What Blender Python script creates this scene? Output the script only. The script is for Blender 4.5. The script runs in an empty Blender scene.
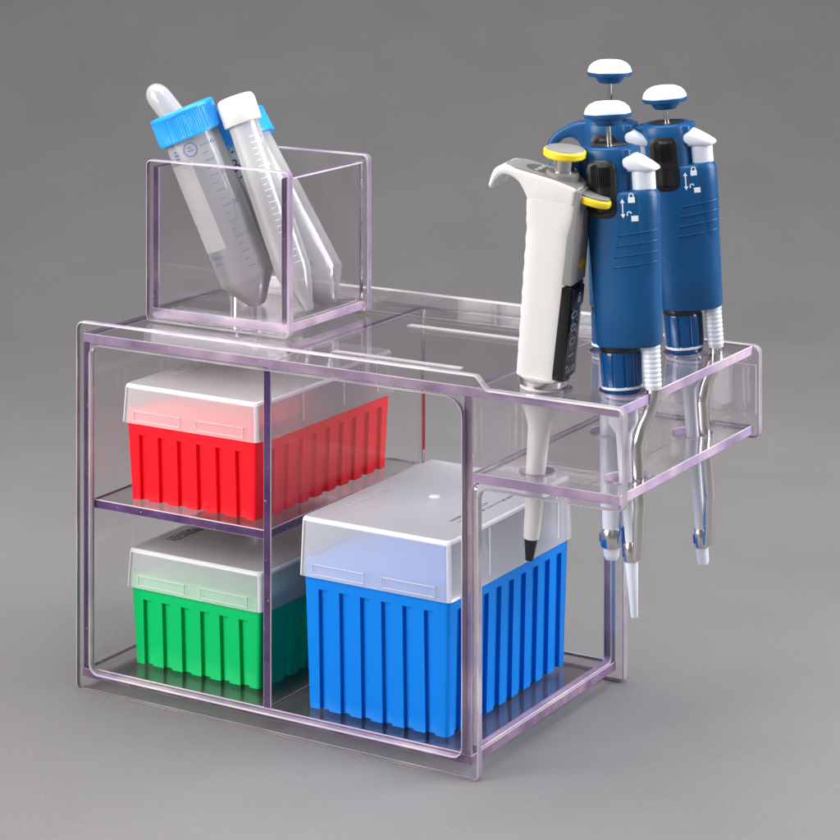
import bpy, bmesh, math, random
from mathutils import Vector, Matrix
random.seed(7)
S = 0.001                       # everything below is in millimetres
PI = math.pi
scene = bpy.context.scene
COL = scene.collection

# ------------------------------------------------------------------ camera
cam_d = bpy.data.cameras.new('camera'); cam = bpy.data.objects.new('camera', cam_d); COL.objects.link(cam)
cam.location = (826.81*S, -975.68*S, 459.03*S)
cam.rotation_euler = (math.radians(90), 0, 0.5220)
cam_d.sensor_width = 36; cam_d.lens = 103.956
cam_d.shift_x = -0.11867; cam_d.shift_y = -0.73404
cam_d.clip_start = 0.01; cam_d.clip_end = 60
scene.camera = cam

# ------------------------------------------------------------------ world, lamps, exposure
world = bpy.data.worlds.new('World'); scene.world = world; world.use_nodes = True
bg = world.node_tree.nodes['Background']; bg.inputs[0].default_value = (0.98, 0.97, 1.0, 1); bg.inputs[1].default_value = 0.23
def softbox(name, loc, target, w, h, power, col=(1,1,1)):
    l = bpy.data.lights.new(name, 'AREA'); l.shape = 'RECTANGLE'; l.size = w*S; l.size_y = h*S
    l.energy = power; l.color = col
    o = bpy.data.objects.new(name, l); COL.objects.link(o)
    o.location = Vector(loc)*S
    d = Vector(target)-Vector(loc)
    o.rotation_euler = d.to_track_quat('-Z', 'Y').to_euler()
    return o
softbox('key_softbox', (-380, -980, 640), (150, 60, 110), 800, 800, 22, (1, 0.985, 0.97))
softbox('top_softbox', (60, 90, 1300), (120, 120, 100), 900, 900, 19, (1, 0.99, 1.0))
softbox('right_softbox', (1060, 520, 620), (200, 60, 140), 700, 700, 18, (0.97, 0.98, 1))
scene.view_settings.view_transform = 'Standard'; scene.view_settings.look = 'None'
scene.view_settings.exposure = 0; scene.view_settings.gamma = 1
scene.render.engine = 'CYCLES'
cy = scene.cycles
cy.max_bounces = 28; cy.transmission_bounces = 28; cy.glossy_bounces = 10; cy.diffuse_bounces = 4
cy.transparent_max_bounces = 40; cy.caustics_reflective = True; cy.caustics_refractive = True
cy.sample_clamp_indirect = 30; cy.blur_glossy = 0.3
cy.use_denoising = True
try: cy.denoiser = 'OPENIMAGEDENOISE'
except Exception: pass

# ------------------------------------------------------------------ materials
def new_mat(name):
    m = bpy.data.materials.new(name); m.use_nodes = True
    nt = m.node_tree; nt.nodes.clear()
    out = nt.nodes.new('ShaderNodeOutputMaterial')
    return m, nt, out
def principled(name, col, rough=0.4, metal=0.0, noise=0.0, nscale=300, bump=0.0, bscale=800, spec=0.5, sss=0.0, coat=0.0):
    m, nt, out = new_mat(name)
    p = nt.nodes.new('ShaderNodeBsdfPrincipled'); nt.links.new(p.outputs[0], out.inputs[0])
    p.inputs['Base Color'].default_value = (*col, 1); p.inputs['Roughness'].default_value = rough
    p.inputs['Metallic'].default_value = metal; p.inputs['Specular IOR Level'].default_value = spec
    if coat: p.inputs['Coat Weight'].default_value = coat
    if sss:
        p.inputs['Subsurface Weight'].default_value = sss; p.inputs['Subsurface Radius'].default_value = (0.004, 0.004, 0.004)
        p.inputs['Subsurface Scale'].default_value = 1
    tc = nt.nodes.new('ShaderNodeTexCoord')
    if noise:
        n = nt.nodes.new('ShaderNodeTexNoise'); n.inputs['Scale'].default_value = nscale; n.inputs['Detail'].default_value = 4
        nt.links.new(tc.outputs['Object'], n.inputs['Vector'])
        r = nt.nodes.new('ShaderNodeMapRange'); r.inputs[3].default_value = max(0.02, rough-noise); r.inputs[4].default_value = rough+noise
        nt.links.new(n.outputs['Fac'], r.inputs[0]); nt.links.new(r.outputs[0], p.inputs['Roughness'])
    if bump:
        n = nt.nodes.new('ShaderNodeTexNoise'); n.inputs['Scale'].default_value = bscale; n.inputs['Detail'].default_value = 3
        nt.links.new(tc.outputs['Object'], n.inputs['Vector'])
        b = nt.nodes.new('ShaderNodeBump'); b.inputs['Strength'].default_value = bump; b.inputs['Distance'].default_value = 0.0002
        nt.links.new(n.outputs['Fac'], b.inputs['Height']); nt.links.new(b.outputs[0], p.inputs['Normal'])
    return m
def acrylic(name, tint, density, rough=0.0):
    m, nt, out = new_mat(name)
    p = nt.nodes.new('ShaderNodeBsdfPrincipled'); nt.links.new(p.outputs[0], out.inputs[0])
    p.inputs['Base Color'].default_value = (1, 1, 1, 1); p.inputs['Roughness'].default_value = rough
    p.inputs['IOR'].default_value = 1.38; p.inputs['Transmission Weight'].default_value = 1
    v = nt.nodes.new('ShaderNodeVolumeAbsorption'); v.inputs[0].default_value = (*tint, 1); v.inputs[1].default_value = density
    nt.links.new(v.outputs[0], out.inputs['Volume'])
    return m
def translucent(name, col, opacity, rough=0.25, edge=0.35, ior=1.22):
    """milky polypropylene: part clear, part white, whiter where seen edge-on"""
    m, nt, out = new_mat(name)
    tr = nt.nodes.new('ShaderNodeBsdfTransparent'); tr.inputs[0].default_value = (0.97, 0.97, 0.975, 1)
    df = nt.nodes.new('ShaderNodeBsdfDiffuse'); df.inputs[0].default_value = (*col, 1)
    tl = nt.nodes.new('ShaderNodeBsdfTranslucent'); tl.inputs[0].default_value = (*col, 1)
    mx = nt.nodes.new('ShaderNodeMixShader'); mx.inputs[0].default_value = 0.27
    nt.links.new(df.outputs[0], mx.inputs[1]); nt.links.new(tl.outputs[0], mx.inputs[2])
    lw = nt.nodes.new('ShaderNodeLayerWeight'); lw.inputs[0].default_value = 0.25
    mr = nt.nodes.new('ShaderNodeMapRange'); mr.inputs[3].default_value = opacity; mr.inputs[4].default_value = min(1, opacity+edge)
    nt.links.new(lw.outputs['Facing'], mr.inputs[0])
    m2 = nt.nodes.new('ShaderNodeMixShader'); nt.links.new(mr.outputs[0], m2.inputs[0])
    nt.links.new(tr.outputs[0], m2.inputs[1]); nt.links.new(mx.outputs[0], m2.inputs[2])
    gl = nt.nodes.new('ShaderNodeBsdfGlossy'); gl.inputs['Roughness'].default_value = rough
    fr = nt.nodes.new('ShaderNodeFresnel'); fr.inputs[0].default_value = ior
    m3 = nt.nodes.new('ShaderNodeMixShader'); nt.links.new(fr.outputs[0], m3.inputs[0])
    nt.links.new(m2.outputs[0], m3.inputs[1]); nt.links.new(gl.outputs[0], m3.inputs[2])
    nt.links.new(m3.outputs[0], out.inputs[0])
    return m

M = {}
M['acrylic'] = acrylic('violet_tinted_acrylic', (0.58, 0.27, 0.55), 12)
def acrylic_edge(name, col, mixf, tint, density, rough, vary=0.0, scale=60):
    m, nt, out = new_mat(name)
    p = nt.nodes.new('ShaderNodeBsdfPrincipled')
    p.inputs['Base Color'].default_value = (1, 1, 1, 1); p.inputs['Roughness'].default_value = rough
    p.inputs['IOR'].default_value = 1.49; p.inputs['Transmission Weight'].default_value = 1
    df = nt.nodes.new('ShaderNodeBsdfDiffuse'); tl = nt.nodes.new('ShaderNodeBsdfTranslucent')
    mx = nt.nodes.new('ShaderNodeMixShader'); mx.inputs[0].default_value = 0.35
    tc = nt.nodes.new('ShaderNodeTexCoord')
    n = nt.nodes.new('ShaderNodeTexNoise'); n.inputs['Scale'].default_value = scale; n.inputs['Detail'].default_value = 6
    nt.links.new(tc.outputs['Object'], n.inputs['Vector'])
    r = nt.nodes.new('ShaderNodeMapRange'); r.inputs[1].default_value = .35; r.inputs[2].default_value = .65
    r.inputs[3].default_value = 1-vary; r.inputs[4].default_value = 1+vary
    nt.links.new(n.outputs['Fac'], r.inputs[0])
    n3 = nt.nodes.new('ShaderNodeTexNoise'); n3.inputs['Scale'].default_value = 28; n3.inputs['Detail'].default_value = 2
    nt.links.new(tc.outputs['Object'], n3.inputs['Vector'])
    r3 = nt.nodes.new('ShaderNodeMapRange'); r3.inputs[1].default_value = .42; r3.inputs[2].default_value = .62
    nt.links.new(n3.outputs['Fac'], r3.inputs[0])
    hm = nt.nodes.new('ShaderNodeMix'); hm.data_type = 'RGBA'
    hm.inputs[6].default_value = (col[0]*.80, col[1]*.78, col[2]*.86, 1); hm.inputs[7].default_value = (min(1, col[0]*1.15), min(1, col[1]*1.15), min(1, col[2]*1.03), 1)
    nt.links.new(r3.outputs[0], hm.inputs[0])
    vm = nt.nodes.new('ShaderNodeVectorMath'); vm.operation = 'SCALE'; nt.links.new(hm.outputs[2], vm.inputs[0])
    nt.links.new(r.outputs[0], vm.inputs['Scale'])
    n2 = nt.nodes.new('ShaderNodeTexNoise'); n2.inputs['Scale'].default_value = 650; n2.inputs['Detail'].default_value = 1
    nt.links.new(tc.outputs['Object'], n2.inputs['Vector'])
    r2 = nt.nodes.new('ShaderNodeMapRange'); r2.inputs[1].default_value = .725; r2.inputs[2].default_value = .80
    nt.links.new(n2.outputs['Fac'], r2.inputs[0])
    mc = nt.nodes.new('ShaderNodeMix'); mc.data_type = 'RGBA'; mc.inputs[7].default_value = (0.85, 0.78, 0.86, 1)
    nt.links.new(r2.outputs[0], mc.inputs[0]); nt.links.new(vm.outputs[0], mc.inputs[6])
    for b in (df, tl): nt.links.new(mc.outputs[2], b.inputs[0])
    nt.links.new(df.outputs[0], mx.inputs[1]); nt.links.new(tl.outputs[0], mx.inputs[2])
    m2 = nt.nodes.new('ShaderNodeMixShader'); m2.inputs[0].default_value = mixf
    nt.links.new(p.outputs[0], m2.inputs[1]); nt.links.new(mx.outputs[0], m2.inputs[2]); nt.links.new(m2.outputs[0], out.inputs[0])
    v = nt.nodes.new('ShaderNodeVolumeAbsorption'); v.inputs[0].default_value = (*tint, 1); v.inputs[1].default_value = density
    nt.links.new(v.outputs[0], out.inputs['Volume'])
    return m
TINT, DENS = (0.58, 0.27, 0.55), 12
M['cut_edge'] = acrylic_edge('lit_violet_edge', (0.80, 0.60, 0.87), 0.7, TINT, DENS, 0.12, 0.3, 40)  # bright copy of the violet edge, its caught light put into the colour
M['shaded_edge'] = acrylic_edge('shaded_violet_edge', (0.17, 0.085, 0.26), 0.6, TINT, DENS, 0.06, 0.25, 120)  # dark copy: light lost along the sheet is painted into the edge colour
M['floor_edge'] = acrylic_edge('half_shaded_edge', (0.54, 0.35, 0.58), 0.65, TINT, DENS, 0.1, 0.25, 120)  # half-dark copy, the same painted shade on the bottom plate's edges
M['bevel'] = acrylic_edge('painted_corner_highlight', (0.92, 0.83, 0.92), 0.8, TINT, DENS, 0.1)  # highlight of the chamfers painted as a whitish colour
M['panel_edge'] = acrylic_edge('polished_panel_edge', (0.92, 0.78, 0.91), 0.52, TINT, DENS, 0.1, 0.2, 60)
PLATE = [M['acrylic'], M['cut_edge'], M['bevel']]; M['rose_edge'] = acrylic_edge('rose_tinted_edge', (0.66, 0.46, 0.66), 0.5, TINT, DENS, 0.08, 0.2, 60)
M['mid_edge'] = acrylic_edge('mid_shaded_edge', (0.30, 0.18, 0.38), 0.55, TINT, DENS, 0.08, 0.25, 60)  # in-between copy, painted shade for the edges of the bin sides
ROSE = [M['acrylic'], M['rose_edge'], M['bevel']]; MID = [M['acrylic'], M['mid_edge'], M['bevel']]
DEEP = [M['acrylic'], M['shaded_edge'], M['bevel']]; FLOOR = [M['acrylic'], M['floor_edge'], M['bevel']]
PANEL = [M['acrylic'], M['panel_edge'], M['bevel']]
M['lid'] = translucent('milky_lid_plastic', (0.96, 0.96, 0.975), 0.21, 0.18, 0.62)
M['lid_edge'] = translucent('milky_lid_edge', (0.92, 0.92, 0.96), 0.75, 0.2)
M['tube'] = translucent('milky_tube_plastic', (0.98, 0.98, 0.99), 0.35, 0.08, 0.42, 1.42)
M['tube_small'] = translucent('milky_small_tube_plastic', (0.99, 0.99, 0.99), 0.44, 0.08, 0.42, 1.42)
M['bulb'] = translucent('soft_clear_bulb_plastic', (0.97, 0.97, 0.98), 0.3, 0.08, 0.4, 1.42)
M['red'] = principled('red_plastic', (0.92, 0.008, 0.02), 0.38, bump=0.05, noise=0.05, spec=0.2)
M['green'] = principled('green_plastic', (0.0, 0.47, 0.125), 0.38, bump=0.05, noise=0.05, spec=0.2)
M['blue'] = principled('blue_plastic', (0.0, 0.19, 0.69), 0.38, bump=0.05, noise=0.05, spec=0.2)
M['cap_blue'] = principled('sky_blue_cap_plastic', (0.015, 0.33, 0.86), 0.35)
M['cap_white'] = principled('white_cap_plastic', (0.72, 0.705, 0.68), 0.35)
M['body_blue'] = principled('deep_blue_pipette_plastic', (0.007, 0.072, 0.205), 0.33, bump=0.04, bscale=1500, noise=0.04, spec=0.28)
M['nut_blue'] = principled('glossy_dark_blue_plastic', (0.003, 0.06, 0.20), 0.16)
M['clip_blue'] = principled('blue_clip_plastic', (0.01, 0.06, 0.30), 0.3)
M['white'] = principled('white_pipette_plastic', (0.67, 0.66, 0.65), 0.42, bump=0.03, bscale=1500, noise=0.04)
M['cool_white'] = principled('cool_white_plastic', (0.64, 0.675, 0.75), 0.34, noise=0.04)
M['nose'] = principled('pale_grey_shaft_plastic', (0.66, 0.69, 0.77), 0.35)
M['steel'] = principled('brushed_steel', (0.66, 0.645, 0.62), 0.2, 1.0)
M['chrome'] = principled('bright_chrome', (0.72, 0.70, 0.68), 0.12, 1.0)
M['grey'] = principled('mid_grey_plastic', (0.23, 0.222, 0.225), 0.45, noise=0.04)
M['dark_grey'] = principled('dark_grey_plastic', (0.10, 0.10, 0.105), 0.4)
M['black'] = principled('black_plastic', (0.008, 0.008, 0.009), 0.35)
M['dial'] = principled('black_dial_rubber', (0.012, 0.010, 0.010), 0.28)
M['screen'] = principled('black_glossy_screen', (0.006, 0.006, 0.008), 0.1)
M['yellow'] = principled('yellow_plastic', (0.86, 0.66, 0.02), 0.4)
M['gold'] = principled('golden_print', (0.80, 0.42, 0.01), 0.5)
M['ink_white'] = principled('white_print', (0.8, 0.84, 0.88), 0.5)
M['ink_grey'] = principled('grey_screen_digits', (0.72, 0.75, 0.80), 0.4)
M['ink_blue'] = principled('faded_blue_print', (0.10, 0.16, 0.42), 0.6)
M['ink_navy'] = principled('navy_print', (0.015, 0.03, 0.16), 0.6)
M['ink_dark'] = principled('dark_print', (0.06, 0.065, 0.09), 0.6)
M['patch'] = translucent('white_writing_patch', (0.93, 0.91, 0.90), 0.66, 0.4, 0.1)
M['rib'] = translucent('frosted_locating_rib', (0.95, 0.86, 0.93), 0.28, 0.2, 0.2)
M['film'] = translucent('frosted_white_film', (0.98, 0.94, 0.96), 0.95, 0.3, 0.1)
M['emboss'] = translucent('raised_milky_lettering', (0.95, 0.95, 0.97), 0.4, 0.2, 0.2)
M['hub'] = principled('dark_recess_plastic', (0.015, 0.016, 0.02), 0.35)

def paper():
    m, nt, out = new_mat('grey_backdrop_paper')
    p = nt.nodes.new('ShaderNodeBsdfPrincipled'); nt.links.new(p.outputs[0], out.inputs[0])
    p.inputs['Roughness'].default_value = 0.75; p.inputs['Specular IOR Level'].default_value = 0.3
    tc = nt.nodes.new('ShaderNodeTexCoord')
    n = nt.nodes.new('ShaderNodeTexNoise'); n.inputs['Scale'].default_value = 420; n.inputs['Detail'].default_value = 5
    nt.links.new(tc.outputs['Object'], n.inputs['Vector'])
    n2 = nt.nodes.new('ShaderNodeTexNoise'); n2.inputs['Scale'].default_value = 9; n2.inputs['Detail'].default_value = 3
    nt.links.new(tc.outputs['Object'], n2.inputs['Vector'])
    ad = nt.nodes.new('ShaderNodeMath'); ad.operation = 'ADD'
    nt.links.new(n.outputs['Fac'], ad.inputs[0]); nt.links.new(n2.outputs['Fac'], ad.inputs[1])
    cr = nt.nodes.new('ShaderNodeMapRange'); cr.inputs[1].default_value = 0.6; cr.inputs[2].default_value = 1.4
    cr.inputs[3].default_value = 0; cr.inputs[4].default_value = 1
    nt.links.new(ad.outputs[0], cr.inputs[0])
    mix = nt.nodes.new('ShaderNodeMix'); mix.data_type = 'RGBA'
    mix.inputs[6].default_value = (0.160, 0.155, 0.155, 1); mix.inputs[7].default_value = (0.194, 0.188, 0.188, 1)
    nt.links.new(cr.outputs[0], mix.inputs[0]); nt.links.new(mix.outputs[2], p.inputs['Base Color'])
    b = nt.nodes.new('ShaderNodeBump'); b.inputs['Strength'].default_value = 0.15; b.inputs['Distance'].default_value = 0.0003
    nt.links.new(n.outputs['Fac'], b.inputs['Height']); nt.links.new(b.outputs[0], p.inputs['Normal'])
    return m
M['paper'] = paper()

# ------------------------------------------------------------------ helpers
def obj(name, bm, mat, parent=None, sharp=35, flat=False):
    """link a bmesh (mm) as one mesh object"""
    bmesh.ops.recalc_face_normals(bm, faces=bm.faces)
    bmesh.ops.scale(bm, vec=(S, S, S), verts=bm.verts)
    lim = math.radians(sharp)
    for f in bm.faces: f.smooth = not flat
    if not flat:
        for e in bm.edges:
            if len(e.link_faces) == 2:
                try: e.smooth = e.calc_face_angle() < lim
                except ValueError: pass
    me = bpy.data.meshes.new(name); bm.to_mesh(me); bm.free()
    for m in (mat if isinstance(mat, (list, tuple)) else [mat]): me.materials.append(m)
    o = bpy.data.objects.new(name, me); COL.objects.link(o)
    if parent: o.parent = parent
    return o
def thing(name, label, cat, loc=(0, 0, 0), group=None):
    o = bpy.data.objects.new(name, None); COL.objects.link(o)
    o.empty_display_size = 0.02
    o.location = Vector(loc)*S; o['label'] = label; o['category'] = cat
    if group: o['group'] = group
    return o
def rrect(x0, y0, x1, y1, r, n=5):
    """rounded rectangle, counter-clockwise; r = one radius or four (bl, br, tr, tl)"""
    rs = r if isinstance(r, (list, tuple)) else (r,)*4
    pts = []
    for (cx, cyy, a, rr) in ((x0, y0, PI, rs[0]), (x1, y0, 1.5*PI, rs[1]), (x1, y1, 0, rs[2]), (x0, y1, .5*PI, rs[3])):
        ox = cx + (rr if cx == x0 else -rr); oy = cyy + (rr if cyy == y0 else -rr)
        for k in range(n+1):
            t = a + .5*PI*k/n
            pts.append((ox+rr*math.cos(t), oy+rr*math.sin(t)))
    return pts
def round_poly(corners, n=5):
    """polygon of (x, y, radius) with each corner rounded"""
    pts = []; N = len(corners)
    for i in range(N):
        p = Vector(corners[i][:2]); a = Vector(corners[i-1][:2]); b = Vector(corners[(i+1) % N][:2]); r = corners[i][2]
        if r <= 0: pts.append(tuple(p)); continue
        u = (a-p).normalized(); v = (b-p).normalized()
        ang = u.angle(v); d = r/math.tan(ang/2)
        c = p + (u+v).normalized()*(r/math.sin(ang/2))
        s = p+u*d; e = p+v*d
        a0 = math.atan2(s.y-c.y, s.x-c.x); a1 = math.atan2(e.y-c.y, e.x-c.x)
        da = (a1-a0+PI) % (2*PI)-PI
        for k in range(n+1):
            t = a0+da*k/n; pts.append((c.x+r*math.cos(t), c.y+r*math.sin(t)))
    return pts
def circle(cx, cyy, r, n=40): return [(cx+r*math.cos(2*PI*k/n), cyy+r*math.sin(2*PI*k/n)) for k in range(n)]
def area2(p): return sum(p[i-1][0]*p[i][1]-p[i][0]*p[i-1][1] for i in range(len(p)))
def inset(p, d):
    """move a loop inwards (towards its left when counter-clockwise) by d"""
    N = len(p); out = []
    for i in range(N):
        a = Vector(p[i-1]); b = Vector(p[i]); c = Vector(p[(i+1) % N])
        e1 = (b-a); e2 = (c-b)
        if e1.length < 1e-9: e1 = e2
        if e2.length < 1e-9: e2 = e1
        n1 = Vector((-e1.y, e1.x)).normalized(); n2 = Vector((-e2.y, e2.x)).normalized()
        k = 1+n1.dot(n2)
        out.append(tuple(b+(n1+n2)*(d/max(k, .3))))
    return out
def prism(bm, outer, holes, z0, z1, b=0.45, axes='xyz', steps=1, T=None, mark=False):
    """plate with holes and eased edges. axes: where the (u, v, w) of the outline go"""
    if area2(outer) < 0: outer = outer[::-1]
    holes = [h[::-1] if area2(h) > 0 else h for h in holes]
    def pt(u, v, w):
        d = dict(zip(axes, (u, v, w))); q = Vector((d['x'], d['y'], d['z']))
        return T @ q if T else q
    lv = []
    for k in range(steps+1):
        t = .5*PI*k/steps; lv.append((z0+b*(1-math.sin(t)), b*(1-math.cos(t))))
    lv = lv[::-1] + [(z0+z1-w, i) for (w, i) in lv]      # from inset bottom to full, full to inset top
    if b <= 0: lv = [(z0, 0), (z1, 0)]
    capE = [[], []]
    for loop in [outer]+holes:
        rings = []
        for (w, i) in lv:
            pl = inset(loop, i) if i else loop
            rings.append([bm.verts.new(pt(u, v, w)) for (u, v) in pl])
        N = len(loop)
        for ri, (r0, r1) in enumerate(zip(rings, rings[1:])):
            for j in range(N):
                fc = bm.faces.new((r0[j-1], r0[j], r1[j], r1[j-1]))
                if mark: fc.material_index = 2 if (ri < steps or ri >= len(rings)-1-steps) and b > 0 else 1
        for which, ring in ((0, rings[0]), (1, rings[-1])):
            for j in range(N): capE[which].append(bm.edges.get((ring[j-1], ring[j])))
    for es in capE:
        if len(holes) == 0:
            vs = []
            e = es
            ring = [x for x in es]
            # ordered outer ring
            order = []
            for ed in ring:
                for v in ed.verts:
                    if v not in order[-2:] and v not in order: order.append(v)
            bmesh.ops.triangle_fill(bm, edges=es, use_beauty=True)
        else:
            bmesh.ops.triangle_fill(bm, edges=es, use_beauty=True)
    return bm
def box(bm, x0, y0, z0, x1, y1, z1, b=0.4, T=None):
    return prism(bm, [(x0, y0), (x1, y0), (x1, y1), (x0, y1)], [], z0, z1, b=b, T=T)
def plate(bm, x0, y0, z0, x1, y1, z1, b=0.4, T=None):
    d = (x1-x0, y1-y0, z1-z0); k = d.index(min(d))              # the thin direction is the plate's thickness
    if k == 0: return prism(bm, [(y0, z0), (y1, z0), (y1, z1), (y0, z1)], [], x0, x1, b=b, axes='yzx', T=T, mark=True)
    if k == 1: return prism(bm, [(x0, z0), (x1, z0), (x1, z1), (x0, z1)], [], y0, y1, b=b, axes='xzy', T=T, mark=True)
    return prism(bm, [(x0, y0), (x1, y0), (x1, y1), (x0, y1)], [], z0, z1, b=b, T=T, mark=True)
def NB(): return bmesh.new()
def loft(bm, rings, cap0=True, cap1=True, closed=True):
    vs = [[bm.verts.new(p) for p in r] for r in rings]
    N = len(vs[0])
    for a, b in zip(vs, vs[1:]):
        for j in range(N if closed else N-1):
            k = (j+1) % N
            bm.faces.new((a[j], a[k], b[k], b[j]))
    if cap0: bm.faces.new(vs[0][::-1])
    if cap1: bm.faces.new(vs[-1])
    return bm
def lathe(bm, prof, n=40, T=None, cx=0, cyy=0, mod=None, cap=True):
    """prof: list of (r, z); mod(angle, r, z) -> r"""
    rings = []
    for (r, z) in prof:
        ring = []
        for k in range(n):
            a = 2*PI*k/n; rr = mod(a, r, z) if mod else r
            q = Vector((cx+rr*math.cos(a), cyy+rr*math.sin(a), z)); ring.append(T @ q if T else q)
        rings.append(ring)
    return loft(bm, rings, cap, cap)
def tube_path(bm, pts, rad, n=14, flat=1.0, T=None):
    """swept round (or flattened) bar; rad = number or list"""
    P = [Vector(p) for p in pts]; rings = []
    up = Vector((0, 1, 0))
    for i, p in enumerate(P):
        t = (P[min(i+1, len(P)-1)]-P[max(i-1, 0)]).normalized()
        s = t.cross(up); s = s.normalized() if s.length > 1e-6 else Vector((1, 0, 0))
        w = s.cross(t).normalized(); r = rad[i] if isinstance(rad, (list, tuple)) else rad
        ring = [p+s*(r*math.cos(2*PI*k/n))+w*(r*flat*math.sin(2*PI*k/n)) for k in range(n)]
        rings.append([T @ q for q in ring] if T else ring)
    return loft(bm, rings)
def spline(pts, m=6):
    P = [Vector(p) for p in pts]; out = []
    for i in range(len(P)-1):
        p0, p1, p2, p3 = P[max(i-1, 0)], P[i], P[i+1], P[min(i+2, len(P)-1)]
        for k in range(m):
            t = k/m
            out.append(.5*((2*p1)+(p2-p0)*t+(2*p0-5*p1+4*p2-p3)*t*t+(3*p1-p0-3*p2+p3)*t**3))
    out.append(P[-1]); return out
def text_mesh(s, size, shear=0.0, align='LEFT', extrude=0.0):
    """flat text as a list of (verts, faces) in mm, lying in x-y"""
    cu = bpy.data.curves.new('lettering', 'FONT'); cu.body = s; cu.size = size; cu.shear = shear
    cu.align_x = align; cu.align_y = 'CENTER'; cu.resolution_u = 3
    o = bpy.data.objects.new('lettering', cu); COL.objects.link(o)
    dg = bpy.context.evaluated_depsgraph_get()
    me = bpy.data.meshes.new_from_object(o.evaluated_get(dg))
    vs = [v.co.copy() for v in me.vertices]; fs = [tuple(p.vertices) for p in me.polygons]
    bpy.data.objects.remove(o); bpy.data.curves.remove(cu); bpy.data.meshes.remove(me)
    return vs, fs
def put_flat(bm, data, fn):
    """add (verts, faces) to bm through a mapping of (u, v) to a point"""
    vs, fs = data; nv = [bm.verts.new(fn(v.x, v.y)) for v in vs]
    for f in fs:
        try: bm.faces.new([nv[i] for i in f])
        except ValueError: pass
def poly_flat(pts, sub=0):
    vs = [Vector((p[0], p[1], 0)) for p in pts]; return vs, [tuple(range(len(pts)))]
def strip_flat(x0, y0, x1, y1, nx=6):
    vs = []; fs = []
    for k in range(nx+1):
        x = x0+(x1-x0)*k/nx; vs += [Vector((x, y0, 0)), Vector((x, y1, 0))]
    for k in range(nx): fs.append((2*k, 2*k+2, 2*k+3, 2*k+1))
    return vs, fs

# ------------------------------------------------------------------ setting: one sheet of grey paper, floor and sweep
bm = NB()
fw = Vector((-0.4986, 0.8668, 0)); rt = Vector((0.8668, 0.4986, 0))
prof = [(-1500, 0)]+[(700, 0)]
R = 1100
prof += [(700+R*math.sin(a), R*(1-math.cos(a))) for a in [PI/2*k/16 for k in range(1, 17)]] + [(700+R, 2600)]
org = Vector((150, 75, 0)); rows = []
for (d, z) in prof:
    rows.append([bm.verts.new(org+fw*d+rt*x+Vector((0, 0, z))) for x in (-3500, 3500)])
for a, b in zip(rows, rows[1:]): bm.faces.new((a[0], a[1], b[1], b[0]))
g = obj('ground', bm, M['paper']); g['kind'] = 'structure'

# ------------------------------------------------------------------ the acrylic stand
W, A, D, H = 243.0, 320.0, 152.4, 190.7
ZT, ZL, T = 184.4, 137.2, 4.2
G = 0.06
stand = thing('pipette_stand', 'clear violet-tinted acrylic stand with shelf, divider and a holed side arm', 'stand')
def end_panel(y0, y1):
    out = round_poly([(0, 0, 3), (W, 0, 3), (W, ZL, 4.5), (A, ZL, 4), (A, ZT, 4), (W+4.5, ZT, 2.5), (W-1.5, H, 3), (0, H, 4)], 5)
    hole = rrect(9.2, 9.6, 233.6, 178.6, (5, 5, 9, 5), 6)
    return prism(NB(), out, [hole], y0, y1, b=0.7, axes='xzy', mark=True, steps=2)
obj('front_panel', end_panel(0, T), PANEL, stand, flat=True)
obj('back_panel', end_panel(D-T, D), PANEL, stand, flat=True)
ya, yb = T+G, D-T-G
XL0, XL1, XR0, XR1 = 2.8, 7.5, 233.4, 238.1
ZB0, ZB1 = 5.9, 10.6
bm = NB(); plate(bm, XL0, ya, ZB0, XR1, yb, ZB1); obj('bottom_panel', bm, FLOOR, stand, flat=True)
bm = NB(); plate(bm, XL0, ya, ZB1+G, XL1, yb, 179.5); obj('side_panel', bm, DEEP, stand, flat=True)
bm = prism(NB(), [(ya, ZB1+G), (yb, ZB1+G), (yb, 179.5), (ya, 179.5)], [rrect(ya+4.6, ZB1+1.2, yb-4.6, ZL-.5, 3)], XR0, XR1, b=0.5, axes='yzx', mark=True); obj('side_panel', bm, ROSE, stand, flat=True)
HA, HB, HC, HD = (267.6, 22.0), (301.5, 34.2), (258.0, 105.1), (292.6, 119.9)
holes = [circle(*HA, 12.0), circle(*HB, 10.9), circle(*HC, 10.9), circle(*HD, 10.9)]
bm = prism(NB(), [(XL0, ya), (316.4, ya), (316.4, yb), (XL0, yb)], holes, 179.56, 184.3, b=0.4, mark=True)
obj('top_panel', bm, PLATE, stand, flat=True)
lean = {'A': -0.084, 'B': 0.052, 'C': 0.004, 'D': 0.083}
pitch = {'A': -0.10, 'B': 0.05, 'C': 0.0, 'D': 0.0}            # lean of the top away from the camera
def lowc(h, k): return (h[0]+lean[k]*43*rt.x-pitch[k]*43*fw.x, h[1]+lean[k]*43*rt.y-pitch[k]*43*fw.y)
holes = [circle(*lowc(HA, 'A'), 8.5), circle(*lowc(HB, 'B'), 10), circle(*lowc(HC, 'C'), 10), circle(*lowc(HD, 'D'), 10)]
bm = prism(NB(), [(XR1+G, ya), (316.4, ya), (316.4, yb), (XR1+G, yb)], holes, 139.4, 144.1, b=0.4, mark=True)
obj('arm_shelf', bm, PLATE, stand, flat=True)
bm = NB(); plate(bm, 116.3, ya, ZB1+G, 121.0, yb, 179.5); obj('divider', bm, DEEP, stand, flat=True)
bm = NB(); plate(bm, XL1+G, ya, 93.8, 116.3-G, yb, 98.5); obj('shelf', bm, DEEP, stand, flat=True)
for y in (31.5, 101.5):
    bm = NB(); box(bm, 140, y-2.2, 184.34, 214.5, y+2.2, 184.9, b=0.2); obj('locating_rib', bm, M['rib'], stand, flat=True)

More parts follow.
